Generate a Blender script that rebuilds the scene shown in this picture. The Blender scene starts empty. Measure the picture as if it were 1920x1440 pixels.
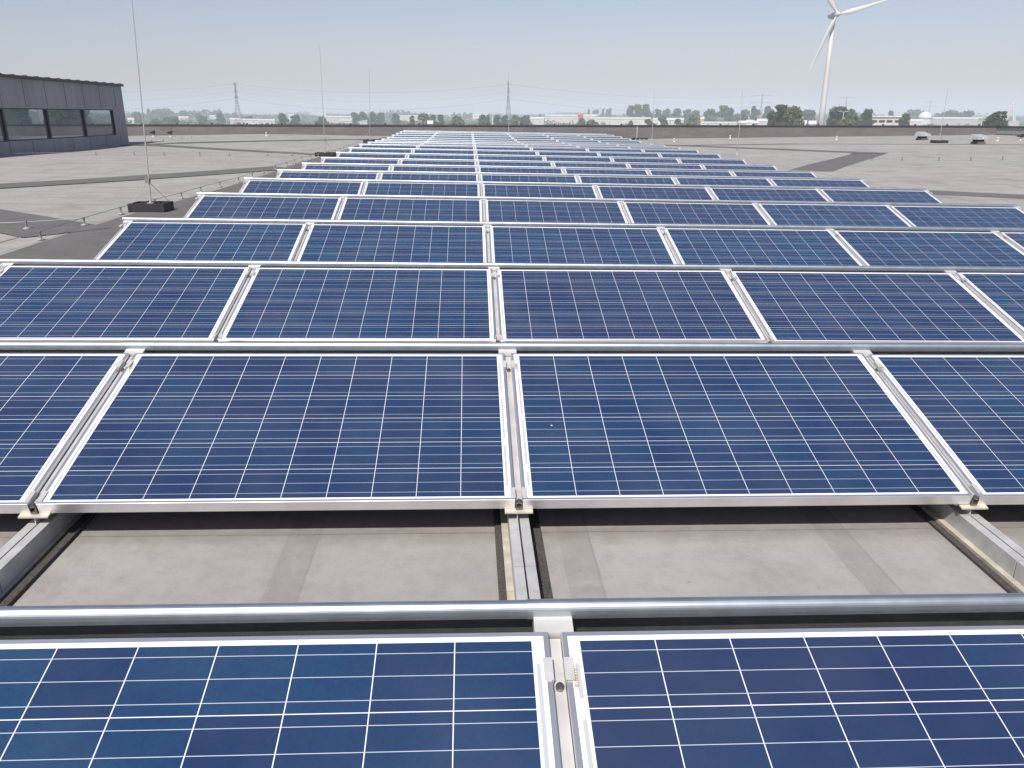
import bpy, math, random
from mathutils import Matrix, Vector
scn = bpy.context.scene
R = math.radians

# ------------------------------------------------------------------ camera
cam_d = bpy.data.cameras.new('camera'); cam = bpy.data.objects.new('camera', cam_d)
scn.collection.objects.link(cam)
cam_d.sensor_width = 36; cam_d.lens = 28.11; cam_d.clip_start = 0.05; cam_d.clip_end = 30000
PITCH, ROLL, YAW = 0.32583, 0.00224, 0.05195
cam.matrix_world = (Matrix.Translation((-0.159, 0, 1.2974)) @ Matrix.Rotation(-YAW, 4, 'Z')
                    @ Matrix.Rotation(math.pi/2 - PITCH, 4, 'X') @ Matrix.Rotation(ROLL, 4, 'Z'))
scn.camera = cam

# ------------------------------------------------------------------ sky, sun, exposure
SUN = Vector((-0.29, -0.84, 1.0)).normalized()
ELEV = math.asin(SUN.z); AZ = math.atan2(SUN.x, SUN.y)
w = bpy.data.worlds.new("World"); scn.world = w; w.use_nodes = True
nt = w.node_tree; nt.nodes.clear()
sky = nt.nodes.new('ShaderNodeTexSky'); sky.sky_type = 'NISHITA'; sky.sun_disc = False
sky.sun_elevation = ELEV; sky.sun_rotation = AZ % (2*math.pi)
sky.altitude = 0; sky.air_density = 1.0; sky.dust_density = 1.4; sky.ozone_density = 2.8
bg = nt.nodes.new('ShaderNodeBackground'); bg.inputs[1].default_value = 0.078
wo = nt.nodes.new('ShaderNodeOutputWorld')
wb = nt.nodes.new('ShaderNodeMix'); wb.data_type = 'RGBA'; wb.blend_type = 'MULTIPLY'; wb.inputs[0].default_value = 1.0
wb.inputs[7].default_value = (1.16, .975, 1.0, 1)                # camera white balance
nt.links.new(sky.outputs[0], wb.inputs[6]); nt.links.new(wb.outputs[2], bg.inputs[0]); nt.links.new(bg.outputs[0], wo.inputs[0])
sun_d = bpy.data.lights.new('sun', 'SUN'); sun_d.energy = 4.0; sun_d.angle = R(0.6); sun_d.color = (1, 0.955, 0.89)
sun = bpy.data.objects.new('sun', sun_d); scn.collection.objects.link(sun)
sun.rotation_euler = SUN.to_track_quat('Z', 'Y').to_euler()
scn.view_settings.view_transform = 'Standard'; scn.view_settings.look = 'None'
scn.view_settings.exposure = 0.5; scn.view_settings.gamma = 1.0
scn.cycles.volume_bounces = 1; scn.cycles.max_bounces = 8

# ------------------------------------------------------------------ node helpers
class N:
    """one socket of a shader graph, with arithmetic"""
    def __init__(s, m, sock): s.m = m; s.s = sock
    def op(s, o, *a, clamp=False):
        n = s.m.nt.nodes.new('ShaderNodeMath'); n.operation = o; n.use_clamp = clamp
        for i, v in enumerate((s,) + a): s.m.put(n.inputs[i], v)
        return N(s.m, n.outputs[0])
    def __add__(s, o): return s.op('ADD', o)
    def __sub__(s, o): return s.op('SUBTRACT', o)
    def __mul__(s, o): return s.op('MULTIPLY', o)
    def __truediv__(s, o): return s.op('DIVIDE', o)
    def frac(s): return s.op('FRACT')
    def floor(s): return s.op('FLOOR')
    def abs(s): return s.op('ABSOLUTE')
    def lt(s, o): return s.op('LESS_THAN', o)
    def gt(s, o): return s.op('GREATER_THAN', o)
    def max(s, o): return s.op('MAXIMUM', o)
    def min(s, o): return s.op('MINIMUM', o)
    def inv(s): return N.const(s.m, 1.0) - s
    @staticmethod
    def const(m, v):
        n = m.nt.nodes.new('ShaderNodeValue'); n.outputs[0].default_value = v; return N(m, n.outputs[0])
class Mat:
    def __init__(s, name):
        s.mat = bpy.data.materials.new(name); s.mat.use_nodes = True; s.nt = s.mat.node_tree
        s.bsdf = s.nt.nodes['Principled BSDF']
    def put(s, sock, v):
        if isinstance(v, N): s.nt.links.new(v.s, sock)
        else: sock.default_value = v
    def coord(s, kind='Object'):
        n = s.nt.nodes.new('ShaderNodeTexCoord'); return N(s, n.outputs[kind])
    def pos(s):
        n = s.nt.nodes.new('ShaderNodeNewGeometry'); return N(s, n.outputs['Position'])
    def rnd(s):
        n = s.nt.nodes.new('ShaderNodeObjectInfo'); return N(s, n.outputs['Random'])
    def xyz(s, v):
        n = s.nt.nodes.new('ShaderNodeSeparateXYZ'); s.put(n.inputs[0], v)
        return [N(s, n.outputs[i]) for i in range(3)]
    def vec(s, x, y, z):
        n = s.nt.nodes.new('ShaderNodeCombineXYZ')
        for i, v in enumerate((x, y, z)): s.put(n.inputs[i], v)
        return N(s, n.outputs[0])
    def scale(s, v, sc):
        n = s.nt.nodes.new('ShaderNodeVectorMath'); n.operation = 'MULTIPLY'
        s.put(n.inputs[0], v); n.inputs[1].default_value = sc; return N(s, n.outputs[0])
    def noise(s, v, scale, detail=4, rough=.55):
        n = s.nt.nodes.new('ShaderNodeTexNoise'); s.put(n.inputs['Vector'], v)
        n.inputs['Scale'].default_value = scale; n.inputs['Detail'].default_value = detail
        n.inputs['Roughness'].default_value = rough; return N(s, n.outputs[0])
    def white(s, v):
        n = s.nt.nodes.new('ShaderNodeTexWhiteNoise'); n.noise_dimensions = '3D'; s.put(n.inputs['Vector'], v)
        return N(s, n.outputs['Value'])
    def voro(s, v, scale):
        n = s.nt.nodes.new('ShaderNodeTexVoronoi'); s.put(n.inputs['Vector'], v); n.inputs['Scale'].default_value = scale
        c = s.xyz(N(s, n.outputs['Color'])); return c[0]
    def vdist(s, v, scale):
        n = s.nt.nodes.new('ShaderNodeTexVoronoi'); s.put(n.inputs['Vector'], v); n.inputs['Scale'].default_value = scale
        return N(s, n.outputs['Distance'])
    def ramp(s, f, *stops):
        n = s.nt.nodes.new('ShaderNodeValToRGB'); s.put(n.inputs[0], f); e = n.color_ramp.elements
        while len(e) < len(stops): e.new(.5)
        for el, (p, c) in zip(e, stops): el.position = p; el.color = tuple(c) + (1,)
        return N(s, n.outputs[0])
    def mix(s, f, a, b):
        n = s.nt.nodes.new('ShaderNodeMix'); n.data_type = 'RGBA'
        s.put(n.inputs[0], f)
        for i, v in ((6, a), (7, b)): s.put(n.inputs[i], tuple(v) + (1,) if isinstance(v, tuple) else v)
        return N(s, n.outputs[2])
    def bump(s, h, strength=.3, dist=.002):
        n = s.nt.nodes.new('ShaderNodeBump'); n.inputs['Strength'].default_value = strength
        n.inputs['Distance'].default_value = dist; s.put(n.inputs['Height'], h)
        s.nt.links.new(n.outputs[0], s.bsdf.inputs['Normal'])
    def set(s, **k):
        for a, v in k.items():
            a = a.replace('_', ' ')
            key = {'color': 'Base Color', 'rough': 'Roughness', 'metal': 'Metallic', 'spec': 'Specular IOR Level',
                   'coat': 'Coat Weight', 'coatrough': 'Coat Roughness', 'ior': 'IOR'}.get(a, a)
            if isinstance(v, tuple) and len(v) == 3: v = v + (1,)
            s.put(s.bsdf.inputs[key], v)
        return s
def plain(name, c, rough=.6, metal=0.0, var=.12, scale=6.0, spec=.5):
    """a base colour broken up by soft weathering noise"""
    m = Mat(name); f = m.noise(m.coord(), scale)
    lo = tuple(x*(1-var) for x in c); hi = tuple(min(1, x*(1+var)) for x in c)
    m.set(color=m.ramp(f, (.3, lo), (.7, hi)), rough=rough, metal=metal, spec=spec)
    return m.mat

# ------------------------------------------------------------------ mesh helpers
class MB:
    def __init__(s): s.v = []; s.f = []; s.sm = False
    def quad(s, *p):
        b = len(s.v); s.v += [tuple(q) for q in p]; s.f.append(tuple(range(b, b+len(p)))); return s
    def hexa(s, p):
        """8 corners: bottom ring 0-3, top ring 4-7"""
        b = len(s.v); s.v += [tuple(q) for q in p]
        for f in ((3,2,1,0),(4,5,6,7),(0,1,5,4),(1,2,6,5),(2,3,7,6),(3,0,4,7)): s.f.append(tuple(b+i for i in f))
        return s
    def box(s, x0, x1, y0, y1, z0, z1):
        return s.hexa([(x0,y0,z0),(x1,y0,z0),(x1,y1,z0),(x0,y1,z0),(x0,y0,z1),(x1,y0,z1),(x1,y1,z1),(x0,y1,z1)])
    def bar(s, a, b, r0, r1=None, n=6, cap=True):
        a = Vector(a); b = Vector(b); r1 = r0 if r1 is None else r1
        d = (b-a).normalized(); u = d.orthogonal().normalized(); v = d.cross(u); k = len(s.v)
        for c, r in ((a, r0), (b, r1)):
            for i in range(n):
                t = 2*math.pi*(i+.5)/n; s.v.append(tuple(c + u*(r*math.cos(t)) + v*(r*math.sin(t))))
        for i in range(n):
            j = (i+1) % n; s.f.append((k+i, k+j, k+n+j, k+n+i))
        if cap: s.f.append(tuple(k+i for i in reversed(range(n)))); s.f.append(tuple(k+n+i for i in range(n)))
        return s
    def path(s, pts, r, n=5):
        for a, b in zip(pts, pts[1:]): s.bar(a, b, r, n=n)
        return s
    def lathe(s, prof, n=24, cx=0, cy=0):
        k = len(s.v)
        for r, z in prof:
            for i in range(n):
                t = 2*math.pi*i/n; s.v.append((cx+r*math.cos(t), cy+r*math.sin(t), z))
        for q in range(len(prof)-1):
            for i in range(n):
                j = (i+1) % n; s.f.append((k+q*n+i, k+q*n+j, k+(q+1)*n+j, k+(q+1)*n+i))
        s.f.append(tuple(k+i for i in reversed(range(n)))); b = k+(len(prof)-1)*n
        s.f.append(tuple(b+i for i in range(n))); return s
    def mesh(s, name, mat):
        me = bpy.data.meshes.new(name); me.from_pydata(s.v, [], s.f)
        if s.sm: me.polygons.foreach_set('use_smooth', [True]*len(me.polygons))
        if mat: me.materials.append(mat)
        me.update(); return me
    def build(s, name, mat, parent=None, loc=(0,0,0), rot=(0,0,0), smooth=False):
        s.sm = smooth
        return put(name, s.mesh(name, mat), parent, loc, rot)
def put(name, me, parent=None, loc=(0,0,0), rot=(0,0,0)):
    o = bpy.data.objects.new(name, me); scn.collection.objects.link(o)
    o.location = loc; o.rotation_euler = rot; o.parent = parent; return o
def empty(name, loc, rot=(0,0,0)): return put(name, None, None, loc, rot)
def tag(o, label, cat, group=None):
    o['label'] = label; o['category'] = cat
    if group: o['group'] = group
    return o
def struct(o, kind='structure'): o['kind'] = kind; return o
ORD = ['zeroth','first','second','third','fourth','fifth','sixth','seventh','eighth','ninth','tenth','eleventh','twelfth',
       'thirteenth','fourteenth','fifteenth','sixteenth','seventeenth','eighteenth','nineteenth','twentieth','twenty-first',
       'twenty-second','twenty-third','twenty-fourth','twenty-fifth','twenty-sixth','twenty-seventh','twenty-eighth','twenty-ninth',
       'thirtieth']
random.seed(7)

# ------------------------------------------------------------------ surveyed layout (metres)
YS = [0.451, 2.551, 4.667, 6.751, 8.924, 11.037, 13.133, 15.249, 17.37, 19.511, 21.638, 23.811, 25.938, 28.058, 30.185, 32.28, 34.388, 36.505, 38.624, 40.742]
ZS = [0.0165, -0.0, -0.003, 0.0241, 0.0531, 0.0679, 0.0556, 0.0439, 0.043, 0.0612, 0.0871, 0.1052, 0.0952, 0.0763, 0.0713, 0.085, 0.1149, 0.1454, 0.1638, 0.1684]
SS = [-0.01666, -0.01454, -0.01512, -0.01627, -0.01746, -0.01739, -0.01625, -0.01658, -0.01672, -0.01606, -0.01539, -0.0158, -0.01567, -0.01435, -0.01456, -0.01255, -0.0136, -0.01395, -0.01437, -0.01503]
PW, PL, PITCHX, TILT = 1.65, 0.99, 1.67837, 0.26556
GAP = PITCHX-PW
LOW = 0.175                                   # height of the low panel edge above the roof
CP = 0.158                                    # cell pitch
def roofy(y):
    if y <= YS[0]: return ZS[0]
    for a, b, p, q in zip(YS, YS[1:], ZS, ZS[1:]):
        if y <= b: return p+(q-p)*(y-a)/(b-a)
    return ZS[-1]
def cross(x):
    if x < -12: return .186+.0155*(x+12)
    if x > 7: return -.1085+.012*(x-7)
    return -.0155*x
def roofz(x, y): return roofy(y)-LOW+cross(x)
GROUND = -12.0
TREES=[
(-433.8,1124.0,13.9,13.9,1,'mid green tree at the right edge of the penthouse, far beyond the wall'),
(-568.9,1531.6,20.4,7.4,3,'narrow upright hazy tree left of the big wooded mound'),
(-553.0,1530.8,18.7,25.4,3,'hazy blue-green tree forming the left shoulder of the wooded mound'),
(-553.9,1580.9,18.9,28.4,3,'broad hazy tree at the crown of the wooded mound'),
(-506.1,1528.3,16.1,21.1,3,'hazy tree at the right foot of the wooded mound'),
(-384.1,1221.6,12.7,10.1,3,'small hazy tree between the wooded mound and the left pylon'),
(-309.6,1067.5,12.8,10.4,0,'small dark tree just left of the left pylon'),
(-304.4,1117.3,10.9,9.3,1,'small bush-like tree at the foot of the left pylon'),
(-259.9,1014.9,9.3,11.3,0,'low dark tree just right of the left pylon'),
(-167.5,769.7,12.6,9.6,0,'dark bushy tree left of the second lightning rod, left one of a pair'),
(-156.6,769.2,11.7,8.6,0,'dark bushy tree left of the second lightning rod, right one of a pair'),
(-128.8,747.7,9.6,10.4,0,'low dark tree directly behind the second lightning rod'),
(-121.6,907.5,14.3,9.5,0,'leftmost dark tree in the row of five left of the third lightning rod'),
(-114.3,917.2,14.6,10.3,0,'second dark tree in the row of five by the third lightning rod'),
(-102.8,906.6,14.3,10.1,0,'third dark tree in the row of five, behind the third lightning rod'),
(-94.9,911.1,13.8,8.9,0,'rightmost tree of the dark row by the third lightning rod'),
(-77.9,905.3,12.7,8.9,0,'single dark tree right of the dark row of trees'),
(-47.4,703.4,11.6,4.9,1,'small tree left of the large olive tree near the middle'),
(-35.7,682.8,12.9,11.5,2,'large olive-green tree left of the centre seam'),
(-29.3,692.4,12.1,6.8,1,'green tree tucked against the right of the large olive tree'),
(-23.2,692.1,12.5,5.8,0,'dark slim tree between the olive tree and the yellowish shrub'),
(-8.5,661.3,11.8,8.4,0,'dark round tree behind the yellowish shrub near the middle'),
(-8.9,601.3,9.8,11.0,2,'low yellowish shrub in front of a dark round tree near the middle'),
(10.9,700.4,12.2,7.9,0,'dark tree left of the white pole near the middle'),
(15.6,710.1,11.8,5.0,0,'dark tree touching the white pole on its left'),
(23.8,699.7,12.2,6.4,3,'bluish dark tree right of the white pole near the middle'),
(30.4,699.4,11.8,6.9,0,'dark tree just left of the centre pylon'),
(37.8,689.0,11.8,7.8,1,'green tree just right of the centre pylon'),
(45.6,688.6,11.9,9.7,1,'wide green tree second to the right of the centre pylon'),
(109.1,1296.1,13.4,5.5,1,'tiny lone tree standing in a pale field right of the centre pylon'),
(227.9,1590.3,21.7,7.9,3,'thin hazy tree left end of the tall row behind the red shed'),
(240.0,1589.7,20.8,14.6,3,'hazy round tree above the cream sheds right of the red shed'),
(238.2,1489.6,22.6,6.3,3,'narrow hazy poplar left of the big flat-topped clump'),
(248.6,1489.1,22.1,12.7,3,'hazy round tree between the narrow poplar and the flat-topped clump'),
(190.7,991.4,22.8,11.3,3,'left tree of the big flat-topped clump behind the long cream shed'),
(201.4,1000.9,24.1,12.8,3,'middle tree of the big flat-topped clump behind the long cream shed'),
(210.1,990.4,24.1,12.7,3,'right tree of the big flat-topped clump behind the long cream shed'),
(246.0,1088.7,19.9,10.8,3,'first tree right of the flat-topped clump'),
(257.1,1088.1,19.3,12.4,3,'second tree right of the flat-topped clump'),
(270.9,1087.4,20.0,13.9,3,'third tree right of the flat-topped clump'),
(271.9,1037.3,18.4,13.3,3,'fourth tree right of the flat-topped clump'),
(229.8,839.2,16.0,14.4,2,'yellowish green tree above the orange hut'),
(256.9,887.9,17.8,15.2,1,'green tree left of the tall tree by the right lightning rod'),
(273.6,887.0,21.3,17.7,3,'tall round tree just left of the right lightning rod'),
(290.9,886.1,17.8,15.2,1,'green tree just right of the right lightning rod'),
(304.1,885.4,21.6,11.4,3,'tall hazy tree on the left of the right-hand lattice pylon'),
(319.4,884.6,21.1,13.9,3,'tall hazy tree on the right of the right-hand lattice pylon'),
(124.6,334.0,16.7,8.1,0,'large dark green tree left of the turbine, left half of a pair'),
(128.1,328.8,16.2,8.0,2,'large brownish green tree left of the turbine, right half of a pair'),
(322.1,784.3,17.0,14.6,3,'hazy tree between the large dark trees and the turbine tower'),
(174.1,391.5,16.6,10.1,0,'large dark round tree just right of the turbine tower'),
(190.6,410.6,15.8,7.7,1,'green tree behind the double-armed lamp right of the turbine'),
(211.9,439.6,16.0,6.3,0,'dark tree rising behind the left end of the cream office'),
(148.1,322.7,11.9,7.0,2,'low brownish shrub at the foot of the double-armed lamp'),
(448.0,877.9,17.4,7.6,3,'small hazy tree above the roof of the cream office'),
(216.6,409.3,13.8,5.9,0,'dark tree at the right end of the cream office'),
(632.2,1168.7,18.4,33.8,3,'wide hazy tree behind the dark tree right of the cream office'),
(624.7,1069.0,17.4,31.0,3,'wide hazy tree right of the white dome'),
(588.1,970.8,16.5,23.9,3,'hazy tree left of the double-armed lamp at far right'),
(188.1,290.6,14.3,7.2,0,'dark round tree left of the white A-frame mast at far right'),
(122.5,634.5,8.7,4.1,1,'small dark shrub in front of the long cream shed'),
(128.1,594.1,10.1,5.9,0,'dark shrub behind the rod in front of the long cream shed'),
(138.2,593.6,11.2,8.5,1,'green shrub in front of the white sheds, left one'),
(149.7,593.0,10.1,6.8,1,'green shrub in front of the white sheds, right one'),
(148.8,553.0,11.0,8.7,2,'olive shrub left of the low white greenhouse'),
(86.8,596.3,8.9,9.3,1,'low shrub row tree in front of the cream shed near the red shed'),
(85.2,636.4,10.1,6.3,2,'pale olive shrub below the red shed'),
(-283.9,916.0,9.6,11.4,1,"green tree on the flat land left of the left pylon's first bush"),
(-282.9,815.8,9.0,13.5,1,'green tree in front of the wooded mound, left of centre'),
(-298.2,816.6,8.0,10.1,2,'olive tree in front of the wooded mound beside the first rod'),
]
BUILDINGS=[
(-381.0,971.1,8.1,6.0,'white','small white shed peeping out right of the penthouse'),
(-423.0,1273.7,8.9,13.4,'cream','pale low house right of the wooded mound'),
(-454.3,1525.6,9.9,12.3,'white','tiny white house far off left of the left pylon'),
(-278.0,1015.8,8.1,10.7,'pink','pinkish low shed below the left pylon'),
(-255.8,994.6,7.3,21.7,'white','long white shed just right of the left pylon'),
(-230.3,973.3,7.2,17.0,'cream','cream shed between the left pylon and the pair of dark trees'),
(-337.4,1619.7,11.9,10.1,'white','tiny white house behind the pair of dark trees'),
(-338.6,1920.2,15.2,34.8,'white','far white hall left above the second lightning rod'),
(-184.3,1211.2,10.2,36.4,'pink','pale pink hall between the second and third lightning rods'),
(-112.9,907.1,7.5,46.7,'blue','long bluish white greenhouse behind the third lightning rod'),
(-106.6,1507.6,10.6,48.3,'cream','pale long hall left of the large olive tree'),
(-25.9,562.1,9.0,3.2,'white','small white gabled hut in front of the large olive tree'),
(22.6,1701.1,16.7,30.0,'white','bright white hall on the horizon left of the centre pylon'),
(-29.5,1804.0,14.6,29.5,'cream','pale hall on the horizon left of the bright white hall'),
(79.5,997.2,10.0,19.0,'cream','cream shed right of the centre pylon'),
(131.7,1194.8,12.7,47.0,'pink','long pinkish white hall left of the red shed'),
(132.4,994.5,14.0,6.3,'red','red shed on the skyline right of the centre pylon'),
(165.4,1142.9,12.8,18.9,'pink','pinkish hall touching the red shed on its right'),
(174.5,942.2,10.1,60.0,'cream','very long cream roofed shed below the flat-topped tree clump'),
(205.2,890.5,9.6,18.2,'white','white shed right of the fifth lightning rod'),
(217.3,869.9,9.7,13.3,'cream','cream shed with olive shrub at its right end'),
(226.8,809.3,11.0,3.1,'orange','small orange hut left of the low white greenhouse'),
(231.6,769.0,6.9,32.1,'white','low bright white greenhouse left of the right lightning rod'),
(227.4,689.1,8.4,6.2,'green','grey-green shed just right of the right lightning rod'),
(229.6,679.0,9.1,4.8,'white','white shed between the grey-green and the blue shed'),
(230.8,668.9,8.6,4.3,'blue2','blue shed below the right-hand lattice pylon'),
(252.4,707.8,9.9,11.8,'pink','pinkish white house right of the blue shed'),
(237.2,588.5,9.4,5.7,'white','white shed left of the turbine tower, left of two'),
(244.6,588.1,9.2,4.6,'cream','pale shed left of the turbine tower, right of two'),
(422.1,779.1,9.5,14.2,'cream','low cream building left of the white dome'),
(520.6,874.1,11.1,46.6,'grey','long low grey hall right of the white dome'),
(224.8,489.0,9.1,2.5,'red','small red roofed house right of the turbine tower'),
]

# ================================================================== materials
def mat_cells():
    m = Mat('solar_cells'); c = m.coord(); x, y, z = m.xyz(c)
    bx, by = (PW-10*CP)/2, (PL-6*CP)/2
    u = (x-bx)/CP; v = (y-by)/CP
    inside = u.gt(0)*u.lt(10)*v.gt(0)*v.lt(6)
    fu, fv = u.frac(), v.frac()
    gap = ((fu-.5).abs().gt(.4932)).max((fv-.5).abs().gt(.4932))
    bus = ((fv*3.0).frac()-.5).abs().lt(.0145)
    rnd = m.rnd()
    cell = m.white(m.vec(u.floor(), v.floor(), rnd*37.0))
    flake = m.voro(m.vec(x, y, rnd*9.0), 130.0)
    cloud = m.noise(m.vec(x, y, rnd*5.0), 9.0, 3)
    t = (cell*.5 + flake*.27 + cloud*.32)
    blue = m.ramp(t, (.15, (.014,.030,.081)), (.55, (.012,.038,.100)), (.9, (.010,.052,.114)))
    pan = m.white(m.vec(rnd*91.0, .3, .7))
    blue = m.mix(pan*.6, blue, (.021,.028,.077))
    col = m.mix(bus, blue, (.44,.49,.58))
    col = m.mix(gap, col, (.64,.67,.71))
    # white back sheet round the cells, with the grey cross ribbons at the two short ends
    rib_l = (x-(bx-.010)).abs().lt(.0045)*((v-1.0).abs().gt(.14))*((v-3.0).abs().gt(.14))*((v-5.0).abs().gt(.14))
    rib_r = (x-(PW-bx+.010)).abs().lt(.0045)*((v-2.0).abs().gt(.14))*((v-4.0).abs().gt(.14))
    rib = rib_l.max(rib_r)*v.gt(.35)*v.lt(5.65)
    border = m.mix(rib, (.80,.81,.82), (.42,.44,.46))
    col = m.mix(inside, border, col)
    dust = m.noise(m.vec(x, y, rnd*11.0), 3.0, 5)
    col = m.mix((dust-.35)*.10, col, (.45,.43,.40))
    speck = m.vdist(m.vec(x, y, rnd*23.0), 2.6).lt(.012)
    col = m.mix(speck*.8, col, (.62,.62,.60))
    m.set(color=col, rough=.45, spec=.12, coat=.68, coatrough=.04)
    return m.mat
def mat_roof(dark=False):
    m = Mat('dark_roofing_felt' if dark else 'roofing_felt'); p = m.pos(); x, y, z = m.xyz(p)
    big = m.noise(p, .35, 5); mid = m.noise(m.scale(p, (1, 1, 1)), 2.2, 6, .65); fine = m.noise(p, 60.0, 3); grit = m.noise(p, 420.0, 2)
    if dark:
        base = m.ramp(mid, (.25, (.105,.10,.098)), (.75, (.150,.142,.138)))
    else:
        base = m.ramp(mid*.55+big*.45, (.28, (.262,.245,.229)), (.5, (.325,.310,.294)), (.72, (.376,.362,.346)))
        arr = x.gt(-4.9)*x.lt(9.15)
        # lapped strips of felt: lengthwise between the panels, crosswise on the open roof
        wob = (m.noise(p, 1.3, 3)-.5)*.016
        lx = ((x+wob+.73)/.985).frac(); ly = ((y+wob*2.0+.5)/1.02).frac()
        def lap(f): return (f.lt(.009)*.9).max((f.gt(.89))*.55)
        strip_a = m.white(m.vec(((x+wob+.73)/.985).floor(), 3.0, 1.0)); strip_b = m.white(m.vec(4.0, ((y+.5)/1.02).floor(), 1.0))
        stripc = arr*strip_a + arr.inv()*strip_b
        lapm = arr*lap(lx) + arr.inv()*lap(ly)
        base = m.mix(lapm*(mid*1.1), base, (.175,.16,.148))
        base = m.mix((stripc-.5).max(0.0)*.25, base, (.27,.26,.25))
        # dirt left by water along the fronts of the panel rows
        jag = (m.noise(p, 5.0, 5, .65)-.5)*.12
        ry = ((y-YS[1]+.62+jag)/2.118).frac(); edge = ((ry-.335).abs()*-20.0+1.0).max(0.0).min(1.0)*arr
        base = m.mix(edge*(mid*.8+.15), base, (.175,.155,.138))
        joint = ((y-2.628)/2.118).frac().lt(.0028)*arr
        base = m.mix(joint*.6, base, (.12,.11,.10))
        stain = m.noise(m.scale(p, (1, .5, 1)), 1.1, 6, .7)
        base = m.mix(((stain-.5)*2.6).max(0.0).min(.6), base, (.178,.165,.152))
        pale = m.noise(m.scale(p, (.6, 1.4, 1)), 3.2, 5, .7)
        base = m.mix(((pale-.58)*2.0).max(0.0).min(.4), base, (.38,.378,.376))
        seam_x = ((x/PITCHX).frac()-.5).abs().gt(.455)*arr
        base = m.mix(seam_x*(mid*1.1), base, (.22,.20,.182))
    mot = m.noise(p, 13.0, 6, .75); blot = m.noise(m.scale(p, (1, .8, 1)), 4.2, 6, .72)
    k = .5 if dark else 1.0
    base = m.mix(((mot-.5)*1.3).max(0.0).min(.3)*k, base, (.17,.16,.15)); base = m.mix(((mot-.5)*-1.2).max(0.0).min(.25)*k, base, (.40,.395,.385) if not dark else (.19,.18,.175))
    base = m.mix(((blot-.56)*2.2).max(0.0).min(.35)*k, base, (.185,.17,.155) if not dark else (.09,.085,.08))
    spk = m.noise(p, 26.0, 2, .9)
    base = m.mix(spk.gt(.76)*.5, base, (.14,.13,.12))
    base = m.mix((grit-.5).abs()*.5, base, (.12,.115,.11))
    m.set(color=base, rough=.92, spec=.25)
    m.bump(fine*.7+grit*.3, .35, .004)
    return m.mat
def mat_leaf(name, a, b):
    m = Mat(name); p = m.coord(); f = m.noise(p, .9, 3, .6); r = m.rnd()
    m.set(color=m.ramp(f*.8+r*.2, (.3, a), (.7, b)), rough=.8, spec=.15); return m.mat
def mat_concrete_wall():
    m = Mat('slate_cladding'); p = m.coord(); x, y, z = m.xyz(p)
    f = m.noise(m.scale(p, (1, 1, .2)), 2.5, 5); g = m.noise(p, 30.0, 3)
    t = m.white(m.vec((x/1.36).floor(), (y/1.36).floor(), 2.0))
    m.set(color=m.ramp(f*.6+g*.2+t*.2, (.3, (.28,.28,.292)), (.7, (.38,.378,.385))), rough=.75); return m.mat
def mat_parapet():
    m = Mat('parapet_felt'); p = m.pos(); x, y, z = m.xyz(p)
    f = m.noise(m.scale(p, (.5, .5, 2.0)), 1.6, 6, .65); lap = (x/1.0).frac().lt(.03)
    c = m.ramp(f, (.3, (.112,.105,.107)), (.7, (.158,.149,.150)))
    m.set(color=m.mix(lap*.4, c, (.09,.085,.085)), rough=.85, spec=.2); return m.mat
def mat_land():
    m = Mat('flat_farmland'); p = m.pos()
    a = m.voro(m.scale(p, (1, .45, 1)), .006); f = m.noise(p, .02, 5)
    m.set(color=m.ramp(a*.7+f*.3, (.15, (.055,.08,.03)), (.4, (.10,.125,.055)), (.6, (.16,.16,.09)), (.85, (.24,.23,.19))), rough=.95, spec=.1)
    return m.mat
M = dict(
 cells=mat_cells(), roof=mat_roof(), felt=mat_roof(True),
 frame=plain('anodised_aluminium', (.80,.80,.80), .33, .86, .06, 9),
 alu=plain('mill_aluminium', (.46,.46,.45), .5, .15, .14, 14),
 rail=plain('weathered_aluminium', (.56,.55,.53), .5, .35, .12, 10),
 cream=plain('dusty_aluminium_flange', (.44,.41,.34), .7, .1, .2, 20),
 galv=plain('galvanised_steel', (.44,.49,.52), .46, .94, .12, 16),
 bolt=plain('stainless_bolt', (.22,.20,.18), .35, .8),
 rubber=plain('rubber_granulate', (.06,.055,.05), .95, 0, .6, 160),
 black=plain('black_plastic', (.018,.018,.02), .55, 0, .25, 20),
 steel=plain('rod_aluminium', (.40,.41,.40), .45, .4),
 wire=plain('aluminium_wire', (.34,.34,.34), .45, .5),
 whiteplastic=plain('white_plastic', (.55,.54,.52), .5),
 holder=plain('grey_wire_clip', (.2,.2,.2), .5, .2), foot=plain('grey_plastic_foot', (.34,.335,.33), .6),
 clad=mat_concrete_wall(), parapet=mat_parapet(), cap=plain('parapet_cap', (.04,.046,.055), .5),
 pale=plain('sunlit_green_wall', (.30,.33,.30), .8),  # green right parapet, its sunlit inner face painted in as a paler tone
 dark=plain('dark_window_frame', (.012,.011,.016), .5),
 steelbox=plain('vent_sheet_steel', (.47,.48,.485), .4, .3),
 tower=plain('turbine_white', (.53,.525,.505), .5, 0, .03), 
 lattice=plain('pylon_steel', (.30,.32,.34), .6, .3),
 land=mat_land(), trunk=plain('bark', (.09,.07,.05), .9),
 leaf0=mat_leaf('dark_foliage', (.018,.040,.016), (.045,.075,.028)), leaf1=mat_leaf('green_foliage', (.035,.065,.022), (.08,.12,.045)),
 leaf2=mat_leaf('olive_foliage', (.07,.08,.025), (.125,.13,.05)), leaf3=mat_leaf('distant_foliage', (.03,.055,.028), (.06,.09,.045)),
)
def glassmat(name, c, rough=.015, spec=.9, metal=.55):
    m = Mat(name); f = m.noise(m.coord(), .8, 2)
    m.set(color=m.ramp(f, (.3, tuple(k*.7 for k in c)), (.7, c)), rough=rough, spec=spec, metal=metal, coat=1.0, coatrough=.01); return m.mat
M['glass'] = glassmat('tinted_window_glass', (.30,.38,.42))
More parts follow.
